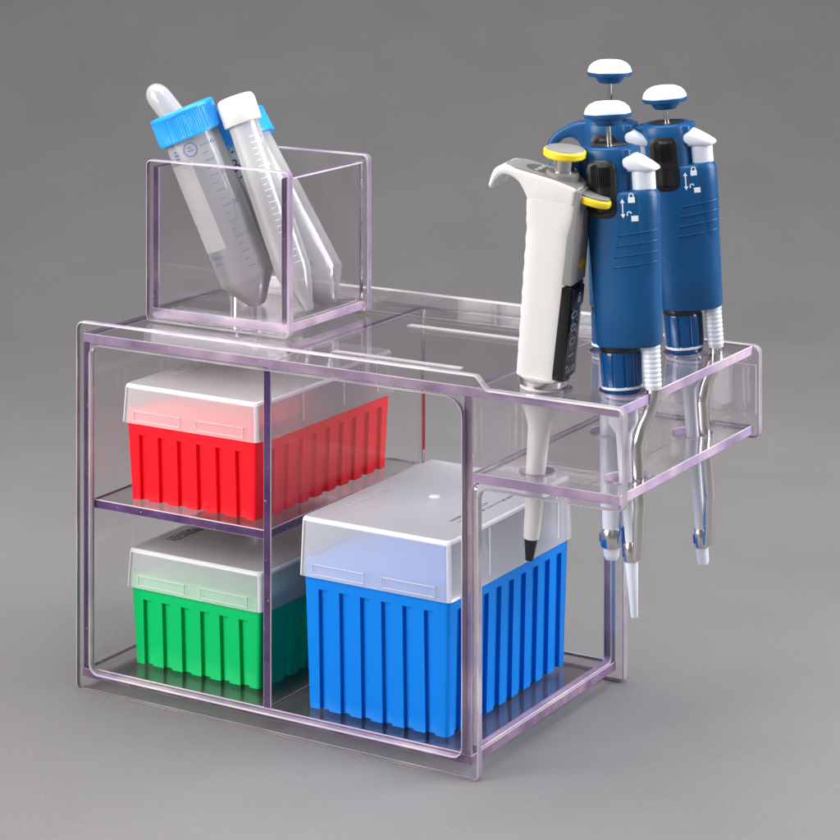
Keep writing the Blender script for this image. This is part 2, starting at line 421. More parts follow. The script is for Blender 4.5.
bm = NB(); box(bm, 269, D+.03, 149, 317, D+.4, 174, b=0.1); obj('frosted_film', bm, M['film'], stand, flat=True)

# ------------------------------------------------------------------ the open bin on top
bx0, bx1, by0, by1, bz, bt = 13.6, 106.2, 40.2, 117.2, 184.7, 270.3
bin_ = thing('storage_bin', 'small open-topped clear acrylic bin full of tubes, on top of the stand', 'bin', (60, 78, bz))
TB = Matrix.Translation((-60, -78, -bz))
def bin_panel(y0, y1): return prism(NB(), rrect(bx0, bz, bx1, bt, 3.2), [], y0, y1, b=0.7, axes='xzy', T=TB, mark=True, steps=2)
obj('front_panel', bin_panel(by0, by0+T), PLATE, bin_, flat=True)
obj('back_panel', bin_panel(by1-T, by1), PANEL, bin_, flat=True)
ca, cb = by0+T+G, by1-T-G
bm = NB(); plate(bm, bx0+2.4, ca, bz+2.3, bx1-2.4, cb, bz+7.0, T=TB); obj('bottom_panel', bm, PLATE, bin_, flat=True)
bm = NB(); plate(bm, bx0+2.4, ca, bz+7.06, bx0+7.0, cb, bt-3.8, b=0.7, T=TB); obj('side_panel', bm, MID, bin_, flat=True)
bm = NB(); plate(bm, bx1-7.0, ca, bz+7.06, bx1-2.4, cb, bt-3.8, b=0.7, T=TB); obj('side_panel', bm, MID, bin_, flat=True)

# ------------------------------------------------------------------ pipette tip boxes
def fluted_loop(x0, y0, x1, y1, z, gd, nfx, nfy, pitch, gw, r=2.0):
    """rounded rectangle whose sides carry grooves of depth gd"""
    def side(L, n):
        c = [(-(n-1)/2+k)*pitch for k in range(n)]; out = []
        for q in c: out += [(q-gw/2, 0), (q-gw/2, gd), (q+gw/2, gd), (q+gw/2, 0)]
        return out
    w, h = x1-x0, y1-y0; mx, my = (x0+x1)/2, (y0+y1)/2; pts = []
    def corner(cx, cyy, a):
        return [(cx+r*math.cos(a+.5*PI*k/4), cyy+r*math.sin(a+.5*PI*k/4), z) for k in range(5)]
    pts += corner(x0+r, y0+r, PI)
    pts += [(mx+q, y0+d, z) for q, d in side(w, nfx)]
    pts += corner(x1-r, y0+r, 1.5*PI)
    pts += [(x1-d, my+q, z) for q, d in side(h, nfy)]
    pts += corner(x1-r, y1-r, 0)
    pts += [(mx-q, y1-d, z) for q, d in side(w, nfx)]
    pts += corner(x0+r, y1-r, .5*PI)
    pts += [(x0+d, my-q, z) for q, d in side(h, nfy)]
    return pts
def tip_box(name, label, mat, w, d, hb, hl, loc, print_mat, dark_print):
    """w x d footprint of the lid, hb height of the base below the lid, hl lid height"""
    t = thing(name, label, 'tip box', loc)
    e = 2.2; rim = 7.0 if hl < 25 else 9.5
    bm = NB(); rings = []
    zg = hb-6.5
    tp = 1.6                                                     # taper of the base
    def lp(z, gd):
        k = tp*(1-z/hb); return fluted_loop(-w/2+e+k, e+k, w/2-e-k, d-e-k, z, gd, 6, 9, 12.3, 5.6)
    def lpv(z, g):                                               # the grooves stay upright while the wall tapers
        return lp(z, g)
    rings = [lpv(0, 2.1), lpv(zg, 2.1)]
    loft(bm, rings, True, False)
    top = [lp(zg, 0.0), lp(hb, 0.0), lp(hb+rim, 0.0)]
    # groove roofs: join the fluted ring to the plain ring at the same height
    loft(bm, [lpv(zg, 2.1), lp(zg+0.4, 0.0)], False, False)
    inner = [(x*(1-2.4/(w/2)), d/2+(y-d/2)*(1-2.4/(d/2)), z) for (x, y, z) in lp(hb+rim, 0)]
    inner2 = [(x, y, hb+rim-4) for (x, y, z) in inner]
    loft(bm, [lp(zg+0.4, 0), lp(hb, 0), lp(hb+rim-.5, 0), [(x*.995, d/2+(y-d/2)*.995, z+.5) for (x, y, z) in lp(hb+rim-.5, 0)], inner, inner2], False, True)
    bmesh.ops.remove_doubles(bm, verts=bm.verts, dist=0.01)
    base = obj('base', bm, mat, t, sharp=25)
    # rack deck with its grid of tip heads
    bm = NB(); zr = hb+rim-1.5
    prism(bm, rrect(-w/2+6, 6, w/2-6, d-6, 3), [], zr-1, zr+0.8, b=0.3)
    for i in range(8):
        for j in range(12):
            x = (i-3.5)*9.2; y = d/2+(j-5.5)*9.2
            lathe(bm, [(2.9, zr+.7), (2.8, zr+1.3), (2.1, zr+1.3), (1.9, zr+.5)], 14, cx=x, cyy=y)
    obj('tip_rack', bm, mat, t, sharp=30)
    # lid: a thin milky shell, open below
    bm = NB(); th = 1.3; r0 = 3.0
    z0, z1 = hb, hb+hl
    def ring(o, z, rr): return [(x, y, z) for x, y in rrect(-w/2+o, o, w/2-o, d-o, rr, 5)]
    outer = [ring(0, z0, r0), ring(.9, z1-2.0, r0), ring(1.3, z1-.8, r0), ring(2.2, z1-.15, r0), ring(3.2, z1, r0), ring(4.4, z1, r0)]
    inn = [ring(5.2+th, z1-th, r0-.8), ring(2.2+th+.6, z1-th, r0-.8), ring(.9+th, z1-2.0-th*.6, r0-.8), ring(th, z0, r0-.8)]
    loft(bm, outer, False, True); loft(bm, inn[::-1], False, True)
    vo = ring(0, z0, r0); vi = ring(th, z0, r0-.8)
    loft(bm, [vo, vi], False, False)
    bmesh.ops.remove_doubles(bm, verts=bm.verts, dist=0.005)
    bmesh.ops.recalc_face_normals(bm, faces=bm.faces)
    for f in bm.faces:
        n = f.normal; c = f.calc_center_median()
        side = abs(n.z) < .5
        corner = side and abs(n.x) > .25 and abs(n.y) > .25
        if corner or (z1-2.4 < c.z < z1-.02 and len(f.verts) == 4 and not abs(n.z) > .97) or (c.z < z0+.01): f.material_index = 1
    # moulded ribs and latch outlines standing 0.35 mm proud
    nb = len(bm.faces)
    def ridge(x0, y0, zz0, x1, y1, zz1): box(bm, x0, y0, zz0, x1, y1, zz1, b=0.06)
    for s in (-1, 1):
        xa, xb = (s*w*.06, s*w*.40) if s > 0 else (-w*.40, -w*.06)
        ridge(xa, -.3, z0+1.6, xb, .4, z0+1.78); ridge(xa, -.15, z0+6.4, xb, .5, z0+6.58)
        ridge(xa-.09, -.3, z0+1.6, xa+.09, .5, z0+6.8); ridge(xb-.09, -.3, z0+1.6, xb+.09, .5, z0+6.8)
    for yy in (d*.30, d*.60, d*.86):
        for s in (-1, 1):
            xx = s*(w/2-.35); ridge(xx-.55, yy-.5, z0+3.5, xx+.35, yy+.5, z1-2.5)
    for f in bm.faces[nb:] if hasattr(bm.faces, 'ensure_lookup_table') and not bm.faces.ensure_lookup_table() else []: f.material_index = 1
    lid = obj('lid', bm, [M['lid'], M['lid_edge']], t, sharp=20)
    # lettering on the lid top
    bm = NB()
    def em(x, y, wd, ht, zz): box(bm, x, y, zz, x+wd, y+ht, zz+.25, b=0.05)
    if not dark_print:
        for k in range(9): em(-w/2+9+random.uniform(0, .4), 26+k*4.6, 5.2, 2.6 if k % 4 else 3.8, z1)
    else:
        rr = random.Random(3)
        for k in range(13):
            for q in range(3): em(-w/2+9+q*2.6+rr.uniform(0, .4), 22+k*2.7, rr.choice([1.2, 1.8, 2.2]), rr.choice([.8, 1.4, 1.9]), z1)
    obj('lettering', bm, print_mat, lid, flat=True)
    if hl > 25:
        bm = NB(); rr = random.Random(5)
        for q, (xx, n, L) in enumerate(((w/2-19, 15, 34), (w/2-14.5, 22, 40))):
            for k in range(n):
                y = 30+k*2.5
                box(bm, xx, y, z1, xx+rr.choice([1.0, 1.5, 1.7]), y+rr.choice([.7, 1.2, 1.7]), z1+.12, b=0)
        obj('printed_line', bm, M['ink_dark'], lid, flat=True)
        for (xx, yy, rr2) in ((-3, 62, 3.2), (8, 112, 1.6)):
            bm = NB(); lathe(bm, [(rr2, z1-.1), (rr2*.85, z1+.4), (rr2*.4, z1+.6), (.1, z1+.65)], 20, cx=xx, cyy=yy)
            obj('moulding_gate', bm, M['lid_edge'], lid)
    return t
tip_box('tip_box', 'short red pipette tip box with milky lid, on the upper shelf', M['red'], 87, 124, 40.2, 20, (64.5, 10.5, 98.6), M['emboss'], False)
tip_box('tip_box', 'short green pipette tip box with milky lid, on the floor under the shelf', M['green'], 87, 124, 40.2, 20, (61, 18.5, 10.7), M['ink_dark'], True)
tip_box('tip_box', 'tall blue pipette tip box with milky lid, right of the divider', M['blue'], 88.7, 124, 66, 29.2, (176.2, 11.8, 10.7), M['emboss'], False)

# ------------------------------------------------------------------ tubes in the bin
def axis_matrix(tip, top, spin=0.0):
    """local z from tip to top; local -y turned towards the camera as far as possible"""
    z = (Vector(top)-Vector(tip)).normalized()
    c = Vector((826.8, -975.7, 459))-Vector(tip)
    y = -(c-z*c.dot(z)).normalized(); x = y.cross(z)
    m = Matrix((x, y, z)).transposed().to_4x4()
    return Matrix.Translation(Vector(tip)*S) @ m @ Matrix.Rotation(spin, 4, 'Z')
def on_cyl(r):
    """wrap (u, v) round a tube: u across, v up the axis, u = 0 faces the camera"""
    def fn(u, v):
        a = -PI/2+u/r; return Vector((r*math.cos(a), r*math.sin(a), v))
    return fn
def big_tube(label, tip, top, spin, patch, letters):
    t = thing('centrifuge_tube', label, 'tube')
    t.matrix_world = axis_matrix(tip, top, spin)
    r = 14.9; th = 1.1
    bm = NB()
    lathe(bm, [(3.2, 0), (4.2, .5), (r-.3, 15.5), (r, 17), (r, 104), (r-th, 104), (r-th, 17.3), (3.6, 1.8), (.2, 1.6)], 48, cap=False)
    bm.faces.new([v for v in bm.verts][:48][::-1]); bm.verts.ensure_lookup_table(); bm.faces.new(bm.verts[-48:])
    obj('tube_body', bm, M['tube'], t, sharp=40)
    bm = NB()
    def knurl(a, rr, z): return rr+(0.16*(1 if math.sin(a*80) > 0 else -1) if 98.5 < z < 110.5 and rr > 16 else 0)
    lathe(bm, [(16.0, 97), (17.6, 97), (17.8, 98), (17.5, 99), (17.5, 110), (17.8, 110.6), (17.7, 111.6), (16.6, 112.4), (14.9, 112.4), (14.5, 111.8), (.2, 111.8)], 320, mod=knurl)
    obj('cap', bm, M['cap_blue'], t, sharp=30)
    f = on_cyl(r+.12)
    if patch:
        bm = NB(); put_flat(bm, strip_flat(-20.5, 36, -4.5, 85, 14), f); obj('writing_patch', bm, M['patch'], t)
    bm = NB()
    g0 = 2.0 if patch else -6
    for k in range(17):                                          # graduation marks with tiny numerals
        v = 22+k*4.3
        put_flat(bm, strip_flat(g0, v, g0+(5.0 if k % 2 == 0 else 3.0), v+.35, 4), f)
        if k % 4 == 0:
            put_flat(bm, text_mesh(str(5+5*(k//2)), 3.2), lambda u, v2, vv=v: f(g0+6+u, vv+v2))
    obj('graduations', bm, M['ink_blue'], t, flat=True)
    bm = NB()
    if letters == 'ring':
        for k in range(24):
            a0, a1 = 2*PI*k/24, 2*PI*(k+1)/24
            q = [(-3.5+3.9*math.cos(a0), 91+3.9*math.sin(a0)), (-3.5+3.9*math.cos(a1), 91+3.9*math.sin(a1)), (-3.5+3.3*math.cos(a1), 91+3.3*math.sin(a1)), (-3.5+3.3*math.cos(a0), 91+3.3*math.sin(a0))]
            put_flat(bm, poly_flat(q), f)
        for (u0, v0, u1, v1) in ((-5, 90.2, -2, 90.8), (-4.6, 91.8, -2.6, 92.4), (-14, 88, -11.6, 89), (-14.4, 89.9, -11, 90.9), (-13.6, 91.8, -11.8, 92.8)):
            put_flat(bm, strip_flat(u0, v0, u1, v1, 3), f)
        obj('emblem_print', bm, M['ink_blue'], t, flat=True); bm = NB()
        put_flat(bm, text_mesh('Falcon', 3.4), lambda u, v: f(-16.5+u, 32.5+v))
        put_flat(bm, text_mesh('50 ml', 2.6), lambda u, v: f(-15.5+u, 29+v))
        obj('print', bm, M['ink_blue'], t, flat=True)
    else:
        put_flat(bm, text_mesh('B', 10), lambda u, v: f(-13.4+u*1.0, 87+v))
        put_flat(bm, strip_flat(-9.6, 94, -7.6, 95, 3), f)
        put_flat(bm, strip_flat(-11.0, 79.6, -7.5, 80.4, 3), f)
        obj('print', bm, M['ink_navy'], t, flat=True)
    return t
big_tube('front large conical tube with ribbed blue cap and white writing patch, in the bin', (62.5, 76, 191.9), (24.8, 59, 290.9), 0.0, True, 'ring')
big_tube('rear large conical tube, its blue cap half hidden behind the white-capped tube', (93.5, 94, 192.3), (36.0, 93.6, 279.2), 0.0, False, 'B')

t = thing('centrifuge_tube', 'slim conical tube with a plain white cap, between the two blue-capped tubes', 'tube')
t.matrix_world = axis_matrix((92.5, 75, 192), (51.6, 71.5, 295.3))
bm = NB()
lathe(bm, [(1.8, 0), (2.4, .4), (8.0, 21), (8.2, 24), (8.2, 104), (7.2, 104), (7.2, 24), (1.9, 1.5), (.2, 1.2)], 40, cap=False)
bm.verts.ensure_lookup_table(); bm.faces.new(bm.verts[:40][::-1]); bm.faces.new(bm.verts[-40:])
obj('tube_body', bm, M['tube_small'], t, sharp=40)
bm = NB()
lathe(bm, [(9.0, 103.6), (10.0, 103.6), (10.3, 104.2), (10.3, 115.4), (10.0, 117.2), (9.2, 118.4), (7.8, 118.9), (.2, 118.9)], 120, mod=lambda a, r, z: r+(.14*math.sin(a*40) if 105 < z < 116 and r > 10 else 0))
obj('cap', bm, M['cap_white'], t, sharp=35)
bm = NB(); f = on_cyl(8.3)
for k in range(22):
    v = 26+k*3.3; put_flat(bm, strip_flat(.5, v, .5+(4.2 if k % 2 == 0 else 2.6), v+.45, 4), f)
    if k % 4 == 0: put_flat(bm, text_mesh(str(2+k//2), 3.0), lambda u, v2, vv=v: f(5.2+u, vv+v2))
obj('graduations', bm, M['ink_white'], t, flat=True)

t = thing('transfer_pipette', 'soft clear transfer pipette, its rounded bulb up behind the blue-capped tube', 'transfer pipette')
t.matrix_world = axis_matrix((86.3, 97.5, 191.8), (-8.5, 76, 301))
bm = NB(); L = 149
pr = [(.9, 0), (1.4, 2), (1.6, 30), (2.3, 50), (2.4, 92), (2.9, 98), (5.4, 106), (6.4, 112), (6.7, 138), (6.6, 142.5), (6.1, 145.4), (4.9, 148), (3.0, 149.8), (1.4, 150.5), (.1, 150.6)]
inn = [(max(.05, r-.5), z if z < 140 else z-.6) for r, z in pr[1:]]
lathe(bm, pr, 32, cap=False); lathe(bm, inn, 32, cap=False)
obj('bulb_and_stem', bm, M['bulb'], t, sharp=50)

# ------------------------------------------------------------------ blue pipettes
SEC_N = 56
def blue_section(z):
    """outline of the blue grip at height z, and the same as a function of angle"""
    # centre x, half width, half depth
    t = (z-22)/(97-22)
    cx = 5.2+0.6*t; hw = 15.4+2.0*t; hd = 11.6+1.4*t
    return cx, hw, hd
def se(a, hw, hd, n=3.1):
    c, s = math.cos(a), math.sin(a)
    return (math.copysign(abs(c)**(2/n), c)*hw, math.copysign(abs(s)**(2/n), s)*hd)
def grip_point(a, z, off=0.0):
    cx, hw, hd = blue_section(z)
    x, y = se(a, hw+off, hd+off)
    y *= 1-.30*max(0, x/hw)**1.5                                # slimmer towards the ejector side
    return Vector((cx+x, y, z))
def grip_front(x, z, off=0.0):
    """y of the front (camera side) surface at x, z"""
    best = None
    for k in range(400):
        a = -PI+PI*k/400; p = grip_point(a, z, off)
        if best is None or abs(p.x-x) < abs(best.x-x): best = p
    return best.y
def core_point(a, z, grow=0.0):
    x, y = se(a, 12.2+grow, 12.7+grow, 2.5); return Vector((-.3+x, y, z))
def blue_pipette(label, hole, k, turn, button_z, sleeve_z, nose_r, end_r, end_z, tip_z, dz=0.0, group='blue manual pipettes in the stand arm'):
    t = thing('pipette', label, 'pipette', group=group)
    up = (Vector((0, 0, 1))-rt*lean[k]+fw*pitch[k]).normalized()
    y = (fw-up*fw.dot(up)).normalized(); x = y.cross(up)
    m = Matrix((x, y, up)).transposed().to_4x4()
    t.matrix_world = Matrix.Translation(Vector((hole[0], hole[1], 184.5+dz))*S) @ m @ Matrix.Rotation(math.radians(turn), 4, 'Z')
    # grip: main shell, upper bridge and finger hook, one mesh
    bm = NB(); rings = []
    for z, o in ((22, -1.6), (22.4, -.6), (23.4, 0), (40, 0), (60, 0), (80, 0), (91, 0), (93, -.4), (94.4, -1.6), (94.8, -3.5)):
        rings.append([grip_point(2*PI*j/SEC_N, z, o) for j in range(SEC_N)])
    loft(bm, rings)
    rings = []
    for z, o in ((90, .3), (100, .3), (110, .3), (113.6, .1), (114.8, -.6), (115.2, -1.6)):
        rings.append([core_point(2*PI*j/SEC_N, z, o)+Vector((-.15*(z-100)*0, 0, 0)) for j in range(SEC_N)])
    loft(bm, rings)
    # channel of the ejector post, a lobe running down the right side
    rings = []
    for z, r_ in ((52, 5.6), (60, 6.6), (72, 7.6), (84, 8.0), (92, 8.0), (94, 7.5), (95.2, 6.4)):
        rings.append([Vector((15.6+r_*math.cos(2*PI*j/40), -1.6+(r_+.5)*math.sin(2*PI*j/40), z)) for j in range(40)])
    loft(bm, rings)
    # bridge from the top ring to the ejector
    prism(bm, rrect(0, -9.4, 13, 9.4, 2.5, 5), [], 104, 114.4, b=1.2, steps=3)
    hook = [(-8, 114.6), (-14, 114.5), (-20, 112.9), (-25.6, 110), (-29.6, 106), (-31.6, 100.8), (-30.6, 99.6), (-28.2, 101.2), (-24.6, 104.8), (-20.6, 106.6), (-17, 106.3), (-14.2, 103.8), (-12.6, 100), (-11.8, 94), (-6, 94)]
    hk = [tuple(p) for p in spline([Vector((a, b)) for a, b in hook], 3)]
    prism(bm, hk, [], -7.4, 7.4, b=1.6, axes='xzy', steps=4)
    # raised swell under the dial window
    body = obj('grip', bm, M['body_blue'], t, sharp=42)
    # four grip grooves as fine raised lines on the right
    bm = NB()
    for q, z in enumerate((74.5, 69.6, 64.7, 59.8)):
        pts = []; lr = 6.6+(z-60)/12 if z < 72 else 7.6+(z-72)*.4/12
        x0 = 6.5-1.0*q
        for j in range(12):
            x = x0+(15.6-x0)*j/11; ly = -1.6-(lr+.5)*math.sqrt(max(0, 1-((x-15.6)/lr)**2)) if abs(x-15.6) < lr else 9
            pts.append(Vector((x, min(grip_front(x, z), ly)-.05, z+.10*j)))
        for j in range(1, 12):
            a = -PI/2+1.75*j/11; px = 15.6+(lr+.05)*math.cos(a); cxg, hwg, hdg = blue_section(z)
            pts.append(Vector((max(px, cxg+hwg*.995 if j > 8 else -9), -1.6+(lr+.55)*math.sin(a), z+1.1+.10*j)))
        tube_path(bm, pts, [.75]+[.45]*21+[.2], 8)
    obj('grip_line', bm, M['body_blue'], t)
    # top recess with the plunger rod
    bm = NB(); lathe(bm, [(8.6, 115.0), (8.9, 115.45), (8.3, 115.5), (7.6, 115.22), (.2, 115.2)], 36); obj('top_recess', bm, M['hub'], t)
    bm = NB(); lathe(bm, [(1.25, 100), (1.25, button_z-12)], 16); obj('plunger_rod', bm, M['chrome'], t)
    b = button_z
    bm = NB(); lathe(bm, [(1.4, b-13), (5.4, b-12.6), (6.6, b-11.2), (7.2, b-9.6), (10.9, b-9.0), (11.4, b-8.0), (11.3, b-6.9), (.2, b-6.9)], 48); pb = obj('plunger_button', bm, M['body_blue'], t)
    bm = NB(); lathe(bm, [(11.2, b-6.95), (11.1, b-6.2), (10.3, b-4.2), (8.5, b-2.4), (6.2, b-1.4), (5.7, b-1.3), (5.3, b-1.55), (3, b-1.5), (.2, b-1.5)], 48); obj('button_top', bm, M['cool_white'], pb)
    # dial window and wheel
    bm = NB()
    yf = grip_front(-1, 92)
    prism(bm, rrect(-7.4, 82.5, 6.8, 109.6, 4.6, 6), [], yf-.5, yf+4.5, b=.5, axes='xzy', steps=2)
    wd = obj('dial_window', bm, M['black'], t)
    bm = NB()
    def rid(a, r, z): return r+(.32*math.sin(a*46) if z > 97.3 else 0)
    lathe(bm, [(5.3, 84.6), (6.7, 85.6), (6.9, 87), (6.9, 92.4), (6.6, 92.6), (6.6, 93.2), (6.9, 93.4), (6.9, 96.6), (6.6, 96.8), (6.6, 97.2), (6.9, 97.5), (7.0, 106.4), (6.0, 107.6)], 276, T=Matrix.Translation((-.3, yf+4.7, 0)), mod=rid)
    obj('volume_dial', bm, M['dial'], wd, sharp=30)
    # lock signs and double arrow, printed on the grip
    bm = NB()
    def onf(u, v): v -= 2.0; u += .6; return Vector((u, grip_front(u, v, .0)-.14, v))
    def sq(u0, v0, u1, v1): put_flat(bm, strip_flat(u0, v0, u1, v1, 3), onf)
    sq(8.7, 86.2, 8.7+.55, 92.0)
    for s, v in ((1, 93.6), (-1, 84.6)): put_flat(bm, poly_flat([(7.9, v-s*1.9), (10.05, v-s*1.9), (8.98, v)]), onf)
    def shackle(u, v, open_):
        for j in range(10):
            a0, a1 = PI*j/10, PI*(j+1)/10
            put_flat(bm, poly_flat([(u+1.15*math.cos(a0), v+1.15*math.sin(a0)), (u+1.15*math.cos(a1), v+1.15*math.sin(a1)), (u+.65*math.cos(a1), v+.65*math.sin(a1)), (u+.65*math.cos(a0), v+.65*math.sin(a0))]), onf)
        sq(u+.65, v-(0 if open_ else .9), u+1.15, v); sq(u-1.15, v-1.0, u-.65, v)
    sq(11.6, 91.6, 14.6, 94.2); shackle(13.1, 95.0, False)
    sq(12.6, 83.0, 15.6, 85.6); shackle(11.8, 86.6, True)
    obj('lock_signs', bm, M['ink_white'], t, flat=True)
    # ejector button: wedge cap on a round post
    bm = NB(); lathe(bm, [(6.0, 90), (6.0, 106)], 32, cx=16.4, cyy=-1.5); post = obj('ejector_button', bm, M['cool_white'], t)
    bm = NB()
    secs = []
    for (x, zt, zb, hy, yc) in ((4.6, 109.6, 105.6, 4.6, -1.5), (5.2, 111.0, 104.2, 6.2, -1.5), (8.5, 112.9, 103.4, 7.6, -1.5), (13, 112.6, 103.0, 8.2, -1.5), (18, 110.0, 103.0, 8.0, -1.5), (22, 107.6, 103.0, 7.0, -1.5), (24.8, 105.8, 103.4, 5.2, -1.5), (25.8, 104.8, 104.0, 3.2, -1.5)):
        zc, hz = (zt+zb)/2, (zt-zb)/2
        secs.append([Vector((x-1.6, yc+p[0], zc+p[1])) for p in [se(2*PI*j/28, hy, hz, 3.2) for j in range(28)]])
    loft(bm, secs); obj('ejector_cap', bm, M['cool_white'], post, sharp=60)
    # dark gap between the bridge and the post
    bm = NB(); box(bm, 9.6, -6.2, 94.0, 13.2, 4, 105.4, b=.4); obj('ejector_slot', bm, M['nut_blue'], t)
    # knurled nut with a black seal on top
    bm = NB(); lathe(bm, [(9.6, 19.6), (9.9, 20.2), (9.9, 22.4)], 40); obj('seal_ring', bm, M['black'], t)
    bm = NB()
    def flute(a, r, z): return r-(.55 if (math.sin(a*11+.5) > .93) and 4 < z < 18.6 else 0)
    lathe(bm, [(8.0, -.4), (8.7, .2), (8.9, 2.2), (9.5, 2.6), (9.6, 3.2), (9.6, 4.2), (9.9, 18.4), (9.6, 19.5), (6, 19.6)], 198, mod=flute)
    obj('nut', bm, M['nut_blue'], t, sharp=25)
    bm = NB(); lathe(bm, [(9.3, 2.3), (9.75, 2.5), (9.75, 3.5), (9.3, 3.8)], 48); obj('nut_ring', bm, M['cool_white'], t)
    # shaft
    bm = NB()
    if nose_r < 4: pr = [(nose_r*.8, end_z+2), (nose_r, sleeve_z+8), (nose_r*1.25, -42), (3.5, -19), (6.4, -14), (6.7, -12), (6.7, 1)]
    else: pr = [(nose_r*.85, end_z+2), (nose_r, sleeve_z+8), (nose_r*1.12, -10), (nose_r*1.2, 1)]
    lathe(bm, pr, 36); obj('shaft', bm, M['nose'], t, sharp=40)
    # ejector arm: ribbed sleeve above, bent steel bar below, ring round the shaft
    bm = NB(); ex, ey = 15.8, -1.0
    pr = [(2.6, 1.5), (3.6, 2.0)]
    for q in range(9): z = 3+q*2.2; pr += [(3.7+.03*q, z), (4.1+.03*q, z+.6), (4.1+.03*q, z+1.5), (3.7+.03*q, z+2.0)]
    pr += [(4.1, 23.4)]
    lathe(bm, pr, 28, cx=ex, cyy=ey); obj('ribbed_sleeve', bm, M['cool_white'], t, sharp=50)
    bm = NB()
    s = sleeve_z
    o = nose_r-2.4
    path = spline([(ex, ey, 3), (ex-.3, ey, -2), (ex-2.6, ey-.6, -9), (ex-6.2, ey-1.2, -16), (7.4+o, -3.2-o*.5, -23), (6.8+o, -3.4-o*.5, -30), (6.6+o, -3.4-o*.5, s+32), (6.6+o, -3.2-o*.5, s+26), (5.7+o, -3.0-o*.5, s+20), (4.8+o, -2.4-o*.5, s+11), (3.4+o*.6, -1.6, s+2)], 7)
    tube_path(bm, path, [3.4-.4*min(1, q/20) for q in range(len(path))], 20, .85)
    lathe(bm, [(nose_r+.7, s), (nose_r+.95, s+.4), (nose_r+.95, s+8.5), (nose_r+.3, s+9.4)], 32)
    obj('ejector_arm', bm, M['steel'], t, sharp=50)
    bm = NB(); box(bm, -nose_r-1.3, -1.5, s+2.0, -nose_r-.2, 1.3, s+(16 if tip_z else 7), b=.4); obj('clip', bm, M['clip_blue'], t)
    bm = NB()
    if tip_z: lathe(bm, [(1.5, tip_z), (1.7, tip_z+.4), (2.95, s-3), (3.1, s-.1), (1, s)], 28)
    else: lathe(bm, [(end_r*.55, end_z), (end_r*.85, end_z+.5), (end_r, end_z+2), (end_r*1.05, s-.1), (1, s)], 28)
    obj('tip' if tip_z else 'tip_cone', bm, M['cool_white'], t, sharp=40)
    return t
blue_pipette('blue pipette nearest the front, wearing a long white tip, beside the white pipette', HB, 'B', -22, 137.2, -78.3, 2.5, 2.8, -92, -104, -1.5)
blue_pipette('blue pipette at the back left of the arm, mostly hidden, highest plunger button', HC, 'C', -14, 146.6, -99.2, 4.6, 3.7, -106, None)
blue_pipette('blue pipette at the back right of the arm, leaning, slim shaft without tip', HD, 'D', -14, 134.6, -98.6, 2.5, 3.0, -107.4, None)

# ------------------------------------------------------------------ the white pipette
t = thing('pipette', 'white pipette with grey and black display face and yellow-rimmed plunger', 'pipette')
up = (Vector((0, 0, 1))-rt*lean['A']+fw*pitch['A']).normalized()
y = (fw-up*fw.dot(up)).normalized(); x = y.cross(up)
m = Matrix((x, y, up)).transposed().to_4x4()
t.matrix_world = Matrix.Translation(Vector((HA[0]-.8*rt.x, HA[1]-.8*rt.y, 187.4))*S) @ m @ Matrix.Rotation(math.radians(-22), 4, 'Z')
bm = NB()
prof_top = [(11.0, 95.8), (8, 96.8), (0, 98.3), (-9.8, 99.4), (-15, 99.9), (-19.5, 100.4), (-24, 100.8), (-28.0, 100.2), (-31.6, 97.4), (-33.6, 90)]
prof_bot = [(-32.6, 88.6), (-30.9, 89.2), (-29.0, 93.6), (-26, 96.2), (-22.3, 96), (-18.4, 94), (-15.6, 90.4), (-13.4, 86.8), (-12, 85), (8, 85), (10.4, 88)]
pts = [tuple(p) for p in spline([Vector(p) for p in prof_top], 4)] + [tuple(p) for p in spline([Vector(p) for p in prof_bot[:8]], 3)] + prof_bot[8:]
rings = []
for k in range(86):
    z = 2.6+k; tz = (z-2.6)/88; w = max(0, min(1, (z-72)/14)); w = w*w*(3-2*w)
    nn = 4.2+3.8*w; ring = []
    for j in range(64):
        a = 2*PI*j/64; xx, yy = se(a, 11.5+1.3*tz, 9.3+.7*tz, nn)
        if xx < 0 and 12 < z < 80: xx -= .2*math.sin(2*PI*(z-14)/8.6)*(abs(xx)/13)**2
        ring.append(Vector((-1.3-.1*tz+xx, yy, z)))
    rings.append(ring)
loft(bm, rings)
prism(bm, pts, [], -9.75, 9.75, b=1.9, axes='xzy', steps=4)
body = obj('grip', bm, M['white'], t, sharp=50)
# grey inlay following the top of the hook
bm = NB()
tp = spline([Vector((p[0], 0, p[1])) for p in [(10.9, 96.0)]+prof_top[1:8]], 5)
L = len(tp); rings = []
for i, p in enumerate(tp):
    tg = (tp[min(i+1, L-1)]-tp[max(i-1, 0)]).normalized(); nrm = Vector((tg.z, 0, -tg.x))
    if nrm.z < 0: nrm = -nrm
    u = i/(L-1); hwid = 8.9*(1 if u < .72 else math.sqrt(max(.02, 1-((u-.72)/.285)**2)))
    rings.append([p+nrm*(-1.5)+Vector((0, -hwid, 0)), p+nrm*.22+Vector((0, -hwid, 0)), p+nrm*.35+Vector((0, -hwid*.6, 0)), p+nrm*.35+Vector((0, hwid*.6, 0)), p+nrm*.22+Vector((0, hwid, 0)), p+nrm*(-1.5)+Vector((0, hwid, 0))])
loft(bm, rings); inlay = obj('top_inlay', bm, M['grey'], t)
def on_top(u, v, off=.5):
    """point on the sloping top: u along the slope (x), v across"""
    best = min(tp, key=lambda q: abs(q.x-u)); i = tp.index(best)
    a, b = tp[max(i-1, 0)], tp[min(i+1, L-1)]
    f_ = (u-a.x)/(b.x-a.x) if abs(b.x-a.x) > 1e-6 else 0
    z = a.z+(b.z-a.z)*f_
    return Vector((u, v, z+off))
